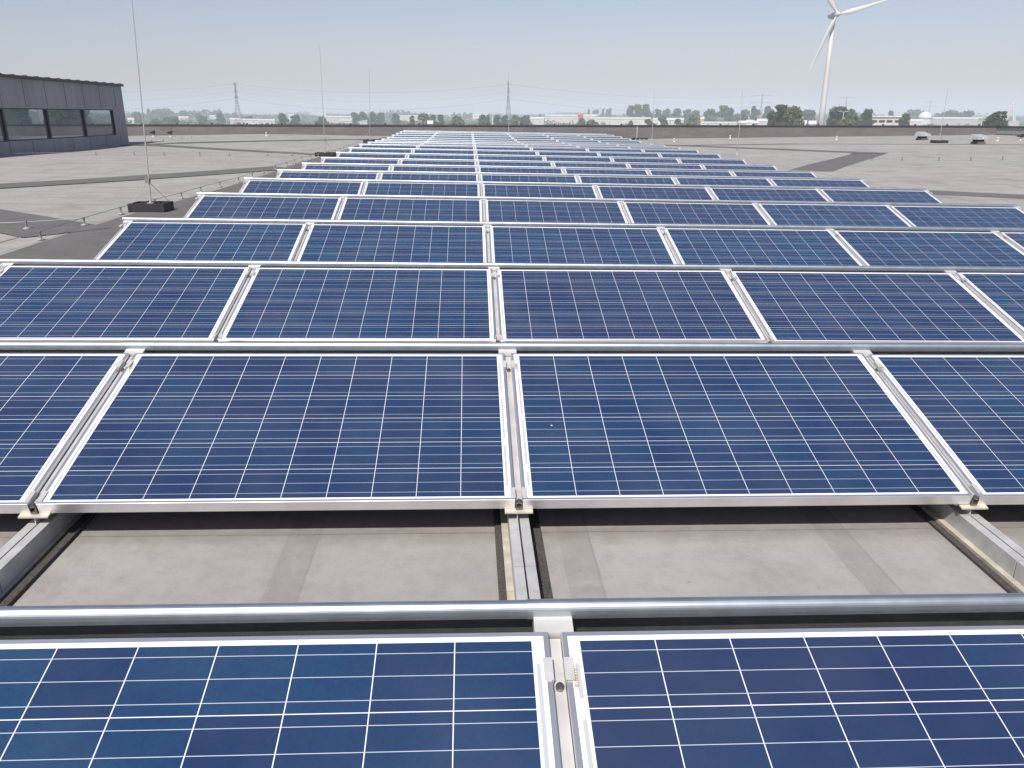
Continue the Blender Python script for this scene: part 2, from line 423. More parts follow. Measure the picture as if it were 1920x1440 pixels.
WALLC = dict(white=(.56,.57,.58), cream=(.50,.48,.42), pink=(.50,.44,.43), blue=(.40,.50,.55), red=(.40,.07,.07), orange=(.6,.3,.06),
             green=(.26,.33,.30), blue2=(.06,.17,.34), grey=(.36,.38,.40))
for k, c in WALLC.items(): M['wall_'+k] = plain('wall_paint_'+k, c, .75, 0, .06, .4)
M['roofpale'] = plain('pale_shed_roof', (.50,.50,.49), .6); M['roofred'] = plain('clay_tile_roof', (.36,.09,.06), .8)

# ================================================================== the setting
def grid(xs, ys, zf):
    b = MB(); n = len(xs)
    for y in ys:
        for x in xs: b.v.append((x, y, zf(x, y)))
    for j in range(len(ys)-1):
        for i in range(n-1): b.f.append((j*n+i, j*n+i+1, (j+1)*n+i+1, (j+1)*n+i))
    return b
struct(grid([-22.5, -12, -5, 0, 7, 20, 31.6], [-8, -3] + YS + [44, 48.7], roofz).build('roof_deck', M['roof']))
struct(MB().quad((-16000,-3000,GROUND),(16000,-3000,GROUND),(16000,16000,GROUND),(-16000,16000,GROUND)).build('ground', M['land']))

def felt_strip(a, b, wid, lift=.005, name='roofing_felt_strip'):
    """a strip of dark felt laid on the roof, cut fine so that it follows the falls"""
    a = Vector((a[0], a[1])); b = Vector((b[0], b[1])); d = b-a; n = max(2, int(d.length/.25)); d.normalize(); s = Vector((-d.y, d.x))*(wid/2)
    L = (b-a); m = MB(); k = max(2, int(wid/.25)+1)
    for i in range(n+1):
        for j in range(k+1):
            p = a+L*(i/n)+s*(2*j/k-1); m.v.append((p.x, p.y, roofz(p.x, p.y)+lift))
    for i in range(n):
        for j in range(k):
            q = i*(k+1)+j; m.f.append((q, q+k+1, q+k+2, q+1))
    return struct(m.build(name, M['felt']))
felt_strip((-4.13, 3), (-4.13, 46), 1.44)                       # along the left side of the array
for a, b, wd, lf in (((-4.86,9.72),(-10.2,13.85),1.05,.009), ((-4.86,21.3),(-10.2,13.6),.95,.013), ((-4.86,28.1),(-13.6,33.9),.85,.009),
                     ((-13.6,33.2),(-4.86,42.3),.8,.013), ((9.13,22.1),(15.5,31.6),1.15,.005), ((15.4,31.3),(8.6,39.6),.8,.009),
                     ((9.13,16.5),(16,10.0),.85,.005), ((9.3,38.4),(15.4,38.6),.35,.013), ((15.4,38.6),(25,35.2),.35,.005),
                     ((14.6,31.45),(15.7,31.0),.5,.013)):
    felt_strip(a, b, wd, lf)

# parapet round the far side of the roof
pw = tag(empty('parapet_wall', (0, 48.5, 0)), 'long dark felt-covered parapet wall across the far side of the roof', 'wall')
MB().box(-24, 31.3, 0, .3, -.6, .63).build('wall', M['parapet'], pw)
MB().box(-24, 31.3, -.05, .36, .63, .70).build('coping', M['cap'], pw)
pw = tag(empty('parapet_wall', (31.3, 48.5, 0)), 'sunlit pale green parapet wall with dark coping at the right edge of the roof', 'wall')
MB().box(0.003, .3, -30, .3, -.6, .60).build('wall', M['pale'], pw)
MB().box(-.05, .36, -30, .36, .60, .68).build('coping', M['cap'], pw)
MB().box(-.06, .002, -30, -.003, -.6, .22).build('upstand', M['cap'], pw)
# coping clips that stand up along the far parapet
for i in range(26):
    x = -18.6+i*1.95
    tag(MB().box(x-.05, x+.05, 48.47, 48.53, .70, .77).build('coping_clip', M['cap']), 'small dark clip on the far parapet coping, %s from the left' % ORD[i+1], 'clip', 'clips along the far parapet coping')

# ================================================================== solar panels
def frame_mesh():
    b = MB(); W, L, t, h = PW, PL, .011, .042
    o = [(0,0),(W,0),(W,L),(0,L)]; i = [(t,t),(W-t,t),(W-t,L-t),(t,L-t)]; q = [(.028,.028),(W-.028,.028),(W-.028,L-.028),(.028,L-.028)]
    for k in range(4):
        n = (k+1) % 4
        P = lambda r, j, z: (r[j][0], r[j][1], z)
        b.quad(P(o,k,-h), P(o,n,-h), P(o,n,-.001), P(o,k,-.001))
        e = [(.001,.001),(W-.001,.001),(W-.001,L-.001),(.001,L-.001)]
        b.quad(P(o,k,-.001), P(o,n,-.001), P(e,n,0), P(e,k,0))
        b.quad(P(e,k,0), P(e,n,0), P(i,n,0), P(i,k,0))
        b.quad(P(i,k,0), P(i,n,0), P(i,n,-.008), P(i,k,-.008))
        b.quad(P(o,k,-h), P(q,k,-h), P(q,n,-h), P(o,n,-h))
        b.quad(P(i,k,-.008), P(i,n,-.008), P(i,n,-h+.002), P(i,k,-h+.002))
        b.quad(P(i,k,-h+.002), P(i,n,-h+.002), P(q,n,-h+.002), P(q,k,-h+.002)); b.quad(P(q,k,-h), P(q,k,-h+.002), P(q,n,-h+.002), P(q,n,-h))
    return b.mesh('frame', M['frame'])
FRAME = frame_mesh()
GLASS = MB().box(.0112, PW-.0112, .0112, PL-.0112, -.006, -.0018).mesh('laminate', M['cells'])
def barcode_mesh():
    b = MB(); y = 0.0; r = random.Random(3)
    while y < .05:
        h = r.choice((.0012,.002,.003)); b.box(0, .009, y, y+h, 0, .0004); y += h+r.choice((.001,.0016,.0024))
    return b.mesh('barcode', plain('barcode_ink', (.30,.24,.10), .7))
BARCODE = barcode_mesh()
COLN = ['leftmost', 'left of centre seam', 'right of centre seam', 'fourth from left', 'fifth from left', 'rightmost']
def rowrot(r): return (TILT, -math.atan(SS[r]), 0)
for r in range(20):
    for ci, c in enumerate(range(-2, 4)):
        X = c*PITCHX+GAP/2
        q = rowrot(r); e = empty('solar_panel', (X, YS[r]+random.gauss(0,.0015), ZS[r]+SS[r]*X+random.gauss(0,.0012)), (q[0]+random.gauss(0,.0014), q[1]+random.gauss(0,.0011), random.gauss(0,.0005)))
        tag(e, 'blue solar panel in the %s row from the camera, %s' % (ORD[r+1], COLN[ci]), 'solar panel', 'solar panels in rows')
        put('frame', FRAME, e); put('laminate', GLASS, e)
        if r < 3: put('barcode', BARCODE, e, (.0135, PL-.135, -.0016))

# ------------------------------------------------------------------ wind deflectors with a rolled rim behind each row
def deflector_mesh():
    b = MB(); prof = [(.050,-.002,1), (.046,.0,1), (.0455,.009,1)]; rc, cy, cz = .0155, .061, .018
    for k in range(12):
        a = R(180-k*15.5); prof.append((cy+rc*math.cos(a), cz+rc*math.sin(a), 1))
    prof += [(.165, -.395, 0), (.20, -.41, 0)]
    xs = (-.05, PITCHX+.012); off = (.0016, 0.0)
    n = len(prof)
    for x, o in zip(xs, off):
        for t in (0, -.0012):
            for i, (y, z, k) in enumerate(prof):
                dy, dz = y-cy, z-cz; l = math.hypot(dy, dz) or 1
                b.v.append((x, y+(o+t)*dy/l, z+(o+t)*dz/l))
    for i in range(n-1):
        b.f.append((i, i+1, 2*n+i+1, 2*n+i)); b.f.append((n+i+1, n+i, 3*n+i, 3*n+i+1))
        b.f.append((i, n+i, n+i+1, i+1)); b.f.append((2*n+i, 2*n+i+1, 3*n+i+1, 3*n+i))
    b.f.append((0, 2*n, 3*n, n)); b.f.append((n-1, 2*n-1, 4*n-1, 3*n-1))
    me = b.mesh('deflector_sheet', M['galv']); return me
DEFL = deflector_mesh()
TOPY, TOPZ = PL*math.cos(TILT), PL*math.sin(TILT)
for r in range(20):
    e = empty('wind_deflector', (0, YS[r]+TOPY, ZS[r]+TOPZ), (0, -math.atan(SS[r]), 0))
    tag(e, 'galvanised wind deflector with rolled rim behind the %s panel row' % ORD[r+1], 'wind deflector', 'wind deflectors behind the rows')
    for c in range(-2, 4): put('deflector_sheet', DEFL, e, (c*PITCHX, 0, 0))

# ------------------------------------------------------------------ brackets in the seams
down = Vector((0, -math.sin(TILT), -math.cos(TILT)))
def post(b, x0, x1, y0, y1, z, ln):
    lo = [Vector(p)+down*ln for p in ((x0,y0,z),(x1,y0,z),(x1,y1,z),(x0,y1,z))]
    return b.hexa([tuple(p) for p in lo]+[(x0,y0,z),(x1,y0,z),(x1,y1,z),(x0,y1,z)])
def slope_rail():
    b = MB(); b.box(-.0125,.0125, .02, PL-.004, -.032, -.019); b.box(-.04,.04, .03, PL+.001, -.075, -.0432)
    b.box(-.041,.041, PL+.0015, PL+.07, -.040, -.007); post(b, -.025, .025, PL-.06, PL-.02, -.075, .255); return b
def front_plate():
    b = MB(); b.box(-.05,.05, -.02,.028, -.0485,-.0432); return b
def front_web(): return post(MB(), -.006, -.002, -.004, .045, -.0485, .047)
def clamp(y):
    b = MB()
    b.box(-.030,-.0135, y, y+.052, .0003, .0028); b.box(.0135,.030, y, y+.052, .0003, .0028)
    b.box(-.0135,-.0115, y, y+.052, -.018, .0028); b.box(.0115,.0135, y, y+.052, -.018, .0028)
    b.box(-.0113,.0113, y-.012, y+.03, -.0185, -.0165); return b
def bolt(y): return MB().bar((0, y, -.0162), (0, y, -.009), .0085, n=12).bar((0, y, -.009), (0, y, -.0045), .0062, n=8)
def end_channel():
    b = MB(); b.box(-.0115,.0115, -.006, .018, -.0425, -.033); b.box(-.0115,-.009, -.006, .018, -.0325,-.012); b.box(.009,.0115, -.006,.018,-.0325,-.012); return b
ME = dict(slope_rail=slope_rail().mesh('slope_rail', M['rail']), front_plate=front_plate().mesh('front_plate', M['cream']),
          front_web=front_web().mesh('front_web', M['alu']), clampu=clamp(.872).mesh('clamp', M['alu']), clampl=clamp(.012).mesh('clamp', M['alu']),
          boltu=bolt(.866).mesh('bolt', M['bolt']), boltl=bolt(.006).mesh('bolt', M['bolt']), end=end_channel().mesh('end_channel', M['bolt']))
far_b = MB()
for q in (slope_rail(), front_plate(), front_web(), clamp(.872), clamp(.012)):
    k = len(far_b.v); far_b.v += q.v; far_b.f += [tuple(i+k for i in f) for f in q.f]
FARB = far_b.mesh('panel_bracket', M['alu'])
SEAMN = ['left end', 'first seam', 'centre seam', 'third seam', 'fourth seam', 'fifth seam', 'right end']
for r in range(20):
    for si, c in enumerate(range(-2, 5)):
        X = c*PITCHX; loc = (X, YS[r], ZS[r]+SS[r]*X)
        lab = 'aluminium clamp bracket holding the %s panel row at its %s' % (ORD[r+1], SEAMN[si])
        if r < 4:
            e = empty('panel_bracket', loc, rowrot(r))
            put('slope_rail', ME['slope_rail'], e); put('front_plate', ME['front_plate'], e); put('front_web', ME['front_web'], e)
            cu = put('clamp', ME['clampu'], e); put('bolt', ME['boltu'], cu); cl = put('clamp', ME['clampl'], e); put('bolt', ME['boltl'], cl)
            put('end_channel', ME['end'], e)
        else: e = put('panel_bracket', FARB, None, loc, rowrot(r))
        tag(e, lab, 'bracket', 'brackets in the seams between panels')

# ------------------------------------------------------------------ twin rails on the roof under every seam
GAPN = ['leftmost twin ground rail under the left end of the array', 'twin ground rail under the first seam left of centre', 'twin ground rail under the centre seam, beside the dark rubber mat',
        'twin ground rail under the first seam right of centre', 'twin ground rail under the second seam right of centre', 'twin ground rail under the third seam right of centre', 'rightmost twin ground rail under the right end of the array']
def run(b, x0, x1, zlo, zhi, X, gap, phase):
    ys = sorted(set([-.4] + YS + [42.2])); cuts = [phase+1.06*k for k in range(-2, 42)]
    pts = sorted(set([round(y, 4) for y in ys] + [round(y, 4) for y in cuts if -.4 < y < 42.2]))
    for a, c in zip(pts, pts[1:]):
        ga = gap/2 if any(abs(a-q) < 1e-3 for q in cuts) else 0; gc = gap/2 if any(abs(c-q) < 1e-3 for q in cuts) else 0
        za, zc = roofz(X, a), roofz(X, c)
        b.hexa([(x0,a+ga,za+zlo),(x1,a+ga,za+zlo),(x1,c-gc,zc+zlo),(x0,c-gc,zc+zlo),(x0,a+ga,za+zhi),(x1,a+ga,za+zhi),(x1,c-gc,zc+zhi),(x0,c-gc,zc+zhi)])
    return b
for si, c in enumerate(range(-2, 5)):
    X = c*PITCHX; e = empty('ground_rail', (0, 0, 0)); tag(e, GAPN[si], 'rail', 'twin rails on the roof felt')
    run(MB(), X-.036, X-.003, .020, .090, X, .006, .125).build('rail_profile', M['alu'], e)
    run(MB(), X+.003, X+.036, .020, .090, X, .006, .125).build('rail_profile', M['alu'], e)
    b = run(MB(), X-.060, X-.0365, .0135, .026, X, .004, .08); run(b, X+.0365, X+.047, .0135, .020, X, .004, .08); b.build('foot_flange', M['cream'], e)
    run(MB(), X-.085, X+.085, .002, .013, X, 0, 1.6).build('rubber_mat', M['rubber'], e)

# ================================================================== lightning protection
def tube(name, pts, r, mat, label, cat, group=None): return tag(MB().path(pts, r, 5).build(name, mat), label, cat, group)
def holder(x, y, label, group, foot=True):
    z = roofz(x, y)+.006; e = empty('wire_holder', (x, y, z)); tag(e, label, 'wire holder', group)
    MB().lathe([(.042,0),(.042,.01),(.025,.016),(.012,.02)], 10).build('foot', M['foot' if foot else 'holder'], e)
    b = MB(); b.box(-.009,.009,-.009,.009,.018,.078); b.box(-.015,.015,-.013,.013,.0782,.098); b.build('clip', M['holder'], e)
ws = [(-4.98, y) for y in (2.0,)] + [(-4.95+.03*math.sin(k*1.7), 8.02+1.155*k) for k in range(30)]
for k, (x, y) in enumerate(ws[1:]):
    holder(x, y, 'wire clip on a white foot, %s from the front left of the array' % ORD[k+1], 'wire holders left of the array')
tube('lightning_wire', [(x, y, roofz(x, y)+.098) for x, y in ws], .0045, M['wire'], 'thin grey lightning wire running away along the left side of the array', 'wire')
tube('lightning_wire', [(-4.98,10.32,roofz(-4.98,10.32)+.088),(-5.5,10.0,roofz(-5.5,10.0)+.085),(-7.5,8.9,roofz(-7.5,8.9)+.085)], .0055, M['steel'], 'bright short lightning wire crossing the dark felt wedge at far left', 'wire')
holder(-5.48, 9.98, 'wire clip on the bright wire crossing the dark felt wedge', 'wire holders on the open roof')
lx = [(-14.0,24.6),(-12.3,25.2),(-11.32,25.48),(-10.34,25.83),(-9.55,26.13),(-8.53,26.33),(-7.67,26.46),(-6.59,26.88),(-5.83,26.97),(-4.95,27.3)]
tube('lightning_wire', [(x, y, roofz(x, y)+.085) for x, y in lx], .004, M['roof'], 'pale lightning wire crossing the open roof from the penthouse to the array', 'wire')
for k, (x, y) in enumerate(lx[2:-1]): holder(x, y, 'dark wire clip on the open left roof, %s from the penthouse' % ORD[k+1], 'wire holders on the open roof', False)
for k, (x, y) in enumerate([(-13.39,35.6),(-13.35,36.8),(-13.45,38.2),(-13.45,39.5),(-13.47,40.9)]): holder(x, y, 'dark wire clip beyond the penthouse corner, %s from the front' % ORD[k+1], 'wire holders beyond the penthouse', False)
for k, (x, y) in enumerate([(13.0,26.5),(13.9,26.3),(14.9,25.9),(15.83,25.7),(16.88,25.7)]): holder(x, y, 'dark wire clip on the open right roof, %s from the left' % ORD[k+1], 'wire holders on the right roof', False)
def mast(x, y, h, clampz, label, tray=(.56,.44), rod=.008, mat='steel', lean=0.0):
    if tray is None:
        z = roofz(x, y)+.004; e = tag(empty('lightning_rod', (x, y, z)), label, 'lightning rod', 'lightning rods standing on the roof')
        MB().lathe([(.085,0),(.085,.03),(.04,.04),(.02,.12)], 14).build('rod_foot', M['foot'], e)
        MB().bar((0,0,.11),(0,0,1.2), rod*1.25, rod*1.2, 8).bar((0,0,1.2),(0,0,h), rod, rod*.55, 6).build('rod', M[mat], e, rot=(0, lean, 0))
        MB().box(-.03,.03,-.03,.03,clampz-.03,clampz+.03).build('clamp', M['holder'], e); return
    z = roofz(x, y)+.006; e = empty('lightning_rod', (x, y, z)); tag(e, label, 'lightning rod', 'lightning rods standing on the roof')
    a, c = tray[0]/2, tray[1]/2; t = MB()
    t.box(-a, a, -c, c, 0, .03)
    for s in (-1, 1):
        t.hexa([(-a,s*c-.03*(s>0),.0302),(a,s*c-.03*(s>0),.0302),(a,s*c+.03*(s<0),.0302),(-a,s*c+.03*(s<0),.0302),(-a,s*c-.03*(s>0),.115),(a,s*c-.03*(s>0),.115),(a,s*c+.03*(s<0),.115),(-a,s*c+.03*(s<0),.115)])
        x0, x1 = (a-.03, a) if s > 0 else (-a, -a+.03); t.box(x0, x1, -c+.0301, c-.0301, .0302, .115)
    t.box(-.02,.02,-c+.0301,c-.0301,.0302,.10); t.box(-a+.0301,-.0201,-.02,.02,.0302,.10); t.box(.0201,a-.0301,-.02,.02,.0302,.10)
    t.build('ballast_tray', M['black'], e)
    MB().lathe([(.05,.1005),(.05,.112),(.02,.118),(.016,.16)], 12).build('rod_foot', M['steel'], e)
    MB().bar((0,0,.14),(.0,0,1.2), rod*1.25, rod*1.2, 8).bar((0,0,1.2),(0,0,h), rod, rod*.55, 6).build('rod', M[mat], e, rot=(0, lean, 0))
    MB().box(-.03,.03,-.03,.03,clampz-.03,clampz+.03).build('clamp', M['holder'], e)
    for p in ((-a+.05,-c+.03),(a-.05,c-.03)): MB().bar((p[0],p[1],.115),(0,0,clampz), .0045, n=6).build('strut', M['steel'], e)
mast(-4.735, 11.95, 3.4, .42, 'tall lightning rod on a black ballast tray, nearest one left of the array', (.50,.40), lean=.045)
mast(-4.80, 27.1, 3.3, .51, 'lightning rod on a black tray, second one back left of the array', (.60,.46), .009, lean=.018)
mast(-4.62, 37.9, 3.15, .53, 'lightning rod on a black tray, third one back left of the array', (.55,.44), .009, lean=.045)
mast(1.86, 42.6, 3.2, .5, 'lightning rod just beyond the last panel row near the centre seam', None, .012)
mast(10.05, 46.3, 2.6, .5, 'lightning rod near the far parapet at the right end of the last rows', None, .011)
mast(9.97, 31.0, 2.3, .24, 'lightning rod standing on the open roof right of the array', None, .010)
mast(21.75, 37.9, 2.4, .5, 'lightning rod on a black tray between the two steel vents at far right', (.62,.46), .011)

# ================================================================== small things on the roof
def steel_vent(x, y, s, label, rz=0.0):
    z = roofz(x, y); e = empty('roof_vent', (x, y, z), (0, 0, rz)); tag(e, label, 'roof vent', 'steel vents at far right')
    MB().box(-.30*s,.30*s,-.26*s,.26*s,0,.14*s).build('curb', M['parapet'], e)
    MB().box(-.24*s,.24*s,-.2*s,.2*s,.1402*s,.26*s).build('neck', M['dark'], e)
    b = MB(); b.hexa([(-.44*s,-.34*s,.2602*s),(.44*s,-.34*s,.2602*s),(.44*s,.34*s,.2602*s),(-.44*s,.34*s,.2602*s),(-.44*s,-.34*s,.40*s),(.44*s,-.34*s,.40*s),(.40*s,.22*s,.56*s),(-.40*s,.22*s,.56*s)])
    b.build('hood', M['steelbox'], e)
    MB().box(-.1*s,.0*s,-.36*s,-.3402*s,.28*s,.38*s).box(.18*s,.26*s,-.36*s,-.3402*s,.28*s,.38*s).build('louvre', M['whiteplastic'], e)
steel_vent(22.9, 41.5, .72, 'steel box vent with sloped hood, left one of two at far right', .35)
steel_vent(22.75, 36.5, .76, 'steel box vent with sloped hood, right one of two at far right', .3)
def small_vent(x, y, label, cat='roof vent', dark=False):
    z = roofz(x, y); e = empty('pipe_vent', (x, y, z)); tag(e, label, cat, 'pipe vents on the roof')
    MB().lathe([(.07,0),(.06,.02),(.035,.035),(.035,.13)], 12).build('pipe', M['whiteplastic'], e, smooth=False)
    if dark:
        b = MB(); b.hexa([(-.14,-.10,.17),(.08,-.10,.1305),(.08,.10,.1305),(-.14,.10,.17),(-.17,-.05,.21),(.11,-.10,.31),(.11,.10,.31),(-.17,.05,.21)]); b.build('hood', M['dark'], e)
    else: MB().lathe([(.04,.1305),(.055,.134),(.058,.155),(.03,.178),(.01,.183)], 12).build('hood', M['whiteplastic'], e)
small_vent(-17.0, 45.6, 'black hooded vent on a white pipe beyond the penthouse, left one of two', dark=True)
small_vent(-15.75, 44.6, 'black hooded vent on a white pipe beyond the penthouse, right one of two', dark=True)
small_vent(26.8, 39.6, 'black hooded vent on a white pipe at the right edge of the roof', dark=True)
small_vent(-10.84, 44.8, 'small white pipe vent left of the second lightning rod near the parapet')
small_vent(10.6, 43.4, 'small white pipe vent right of the last panel rows')
small_vent(14.9, 47.6, 'small yellowish pipe vent close against the far parapet')
small_vent(19.4, 43.6, 'small white pipe vent below the turbine, before the parapet')
small_vent(25.2, 38.9, 'small white pipe vent right of the right steel vent')
z = roofz(9.4, 47.3); e = empty('standpipe', (9.4, 47.3, z)); tag(e, 'pale standpipe with dark feet at the parapet behind the last rows', 'pipe')
MB().bar((0,0,.05),(0,0,.72), .035, n=10).build('pipe', M['steel'], e)
b = MB()
for k in range(5): b.box(-.5+k*.24, -.34+k*.24, -.08, .08, 0, .10)
b.build('foot_block', M['dark'], e)

# penthouse on the left
PX, PY0, PY1 = -14.05, 12.0, 34.9
e = tag(empty('penthouse', (PX, PY1, 0)), 'grey clad penthouse with a window band on the left of the roof', 'building')
Lg = PY1-PY0
sill, head, top = .47, 1.43, 2.30
wy = [-1.1, -3.65, -6.3, -8.95, -11.6, -14.25, -16.9, -19.55]
b = MB(); b.box(-8, 0, -Lg, 0, -.25, sill); b.box(-8, 0, -Lg, 0, head, top); b.box(-8, 0, wy[0], 0, sill, head); b.box(-8, -.35, -Lg, wy[0], sill, head)
b.box(-.35, 0, -Lg, wy[-1], sill, head)
b.build('wall', M['clad'], e)
bb = MB()
for k in range(17):
    y = -.75-k*1.36
    if y > -Lg: bb.box(0, .004, y-.008, y+.008, head+.03, top-.005); bb.box(0, .004, y-.008, y+.008, -.02, sill-.03)
bb.build('cladding_joint', M['dark'], e)
rf = MB().box(-8.1, .10, -Lg, .03, top, top+.09).build('roof_edge', M['cap'], e)
b = MB()
for k in range(30): b.box(-.06, .06, -.15-k*.72, -.07-k*.72, top+.0905, top+.115)
b.build('edge_clip', M['cap'], rf)
def ring(y0, y1, z0, z1, l, r, bt, tp):
    """a rectangular window frame as one closed ring"""
    m = MB(); o = [(y0,z0),(y1,z0),(y1,z1),(y0,z1)]; i = [(y0+l,z0+bt),(y1-r,z0+bt),(y1-r,z1-tp),(y0+l,z1-tp)]
    for x in (-.20, -.002):
        for y, z in o+i: m.v.append((x, y, z))
    for k in range(4):
        n = (k+1) % 4
        m.f += [(k, n, 8+n, 8+k), (4+n, 4+k, 12+k, 12+n), (8+k, 8+n, 12+n, 12+k), (n, k, 4+k, 4+n)]
    return m
for a, c in zip(wy, wy[1:]):
    wdw = ring(c+.0005, a-.0005, sill+.001, head-.001, .07, .035, .03, .03).build('window', M['dark'], e)
    MB().box(-.075, -.06, c+.071, a-.036, sill+.0315, head-.0315).build('pane', M['glass'], wdw)

# ================================================================== the land beyond
CLOUD = {}
def tree(x, y, h, wd, tint, label):
    rnd = random.Random(int(x*10)+int(y)); near = y < 480
    e = tag(empty('tree', (x, y, GROUND)), label, 'tree', 'trees on the land beyond the roof')
    t = MB().bar((0,0,0),(0,0,h*.45), h*.028, h*.018, 6)
    for k in range(5):
        a = rnd.uniform(0, 6.28); t.bar((0,0,h*rnd.uniform(.2,.42)),(math.cos(a)*wd*.28, math.sin(a)*wd*.28, h*rnd.uniform(.5,.75)), h*.012, h*.005, 5)
    t.build('trunk', M['trunk'], e)
    c = MB(); blobs = []
    nb = 20 if near else 13
    for k in range(nb):
        a = rnd.uniform(0, 6.28); f = .12+.82*(k+rnd.random())/nb; env = max(.16, math.sin(math.pi*min(1, f*.86+.1))**.7)
        rad = wd*.5*env*rnd.uniform(.35, .8)
        blobs.append((math.cos(a)*rad, math.sin(a)*rad, h*f, wd*rnd.uniform(.19, .30), h*rnd.uniform(.09, .15)))
    n = 3600 if near else 900; sz = wd*(.036 if near else .075)+.15
    for k in range(n):
        bx, by, bz, br, bh = blobs[k % nb]
        v = Vector((rnd.gauss(0,1), rnd.gauss(0,1), rnd.gauss(0,1))).normalized()*rnd.uniform(.55, 1.08)
        p = Vector((bx+v.x*br, by+v.y*br, min(h, bz+v.z*bh)))
        u = Vector((rnd.gauss(0,1), rnd.gauss(0,1), rnd.gauss(0,1))).normalized(); q = u.orthogonal().normalized(); s = sz*rnd.uniform(.6, 1.5)
        c.quad(p-u*s-q*s*.6, p+u*s-q*s*.5, p+u*s*.8+q*s*.6, p-u*s*.9+q*s*.55)
    c.build('crown', M['leaf%d' % tint], e)
for t in TREES: tree(*t)
# woods on the horizon, one mass
b = MB(); rnd = random.Random(5)
for k in range(26000):
    f = rnd.random(); ang = -.72+1.5*f; d = rnd.uniform(1700, 4200)
    hh = 6+7*max(0, math.sin(f*37+d*.002)+math.sin(f*91+1)*.6)+rnd.uniform(-3, 3)
    p = Vector((math.sin(ang)*d, math.cos(ang)*d, GROUND+hh*rnd.random()**.6)); s = rnd.uniform(2.5, 6)
    u = Vector((rnd.gauss(0,1), rnd.gauss(0,1), rnd.gauss(0,1))).normalized(); q = u.orthogonal().normalized()
    b.quad(p-u*s-q*s*.6, p+u*s-q*s*.5, p+u*s*.8+q*s*.6, p-u*s*.9+q*s*.55)
struct(b.build('distant_woods', M['leaf3']), 'stuff')
# hedges and scrub between the sheds
b = MB()
for k in range(24000):
    ang = rnd.uniform(-.66, .74); d = 620+1100*rnd.random()**1.3
    band = math.sin(ang*140+d*.011)+math.sin(ang*53-d*.02)
    if band < -.25: continue
    p = Vector((math.sin(ang)*d, math.cos(ang)*d, GROUND+rnd.uniform(.2, 4.4)*(.6+.4*math.sin(ang*211)))); s = rnd.uniform(.7, 2.1)
    u = Vector((rnd.gauss(0,1), rnd.gauss(0,1), rnd.gauss(0,1))).normalized(); q = u.orthogonal().normalized()
    b.quad(p-u*s*1.5-q*s*.6, p+u*s-q*s*.5, p+u*s*.8+q*s*.6, p-u*s*.9+q*s*.55)
struct(b.build('hedges', M['leaf1']), 'stuff')

def shed(x, y, h, wd, colr, label):
    rz = -math.atan2(x, y); e = tag(empty('shed', (x, y, GROUND), (0, 0, rz)), label, 'building', 'buildings on the land beyond the roof')
    dp = max(6, min(30, wd*.6)); rise = min(2.4, h*.25); a = wd/2; eave = h-rise
    MB().box(-a, a, 0, dp, 0, eave).build('wall', M['wall_'+colr], e)
    r_ = MB(); o = .4
    r_.hexa([(-a-o,-o,eave+.01),(a+o,-o,eave+.01),(a+o,dp+o,eave+.01),(-a-o,dp+o,eave+.01),(-a-o,dp/2-.2,h),(a+o,dp/2-.2,h),(a+o,dp/2+.2,h),(-a-o,dp/2+.2,h)])
    r_.build('roof', M['roofred' if colr == 'red' else 'roofpale'], e)
    n = max(1, min(12, int(wd/9)))
    for k in range(n):
        cx = -a+wd*(k+.5)/n; MB().box(cx-min(1.6, wd*.2), cx+min(1.6, wd*.2), -.06, -.002, eave*.5, eave*.72).build('window', M['wall_grey'], e)
for t in BUILDINGS: shed(*t)

# cream office block of two storeys
p0, p1 = Vector((219.3, 469.2, 0)), Vector((245.6, 467.9, 0)); d = p1-p0
e = tag(empty('office_building', (p0.x, p0.y, GROUND), (0, 0, math.atan2(d.y, d.x))), 'cream two-storey office with dark window bands right of the wind turbine', 'building')
MB().box(0, 27, 0, 12, 0, 12.0).build('wall', M['wall_cream'], e); MB().box(-.5, 27.5, -.8, 12.5, 12.01, 12.7).build('roof', M['wall_white'], e)
for z0, z1 in ((5.0, 6.6), (9.0, 10.4), (1.4, 3.2)):
    for k in range(6): MB().box(.8+k*4.4, 4.2+k*4.4, -.08, -.002, z0, z1).build('window', M['dark'], e)
MB().box(14, 20, -.9, -.1, 4.2, 5.6).build('awning', M['wall_red'], e)
# white dome
e = tag(empty('storage_dome', (488.4, 880, GROUND)), 'white dome roof tank on the horizon right of the cream office', 'tank')
MB().lathe([(7.2,0),(7.2,9.0)], 24).build('wall', M['wall_white'], e); MB().lathe([(7.4,9.01),(7.0,11.5),(5.6,14.0),(3.4,15.8),(1.2,16.6),(.05,16.7)], 24).build('roof', M['wall_white'], e, smooth=True)
# grey green plant room beside the lamp at far right
e = tag(empty('plant_room', (201.8, 320, GROUND), (0, 0, -.56)), 'grey-green box building with a dark opening at the foot of the far right lamp', 'building')
MB().box(-2, 2, 0, 5, 0, 11.8).build('wall', M['wall_green'], e); MB().box(-.7, .9, -.08, -.002, 9.4, 11.0).build('window', M['dark'], e); MB().box(-2.2, 2.2, -.2, 5.2, 11.81, 12.1).build('roof', M['wall_grey'], e)

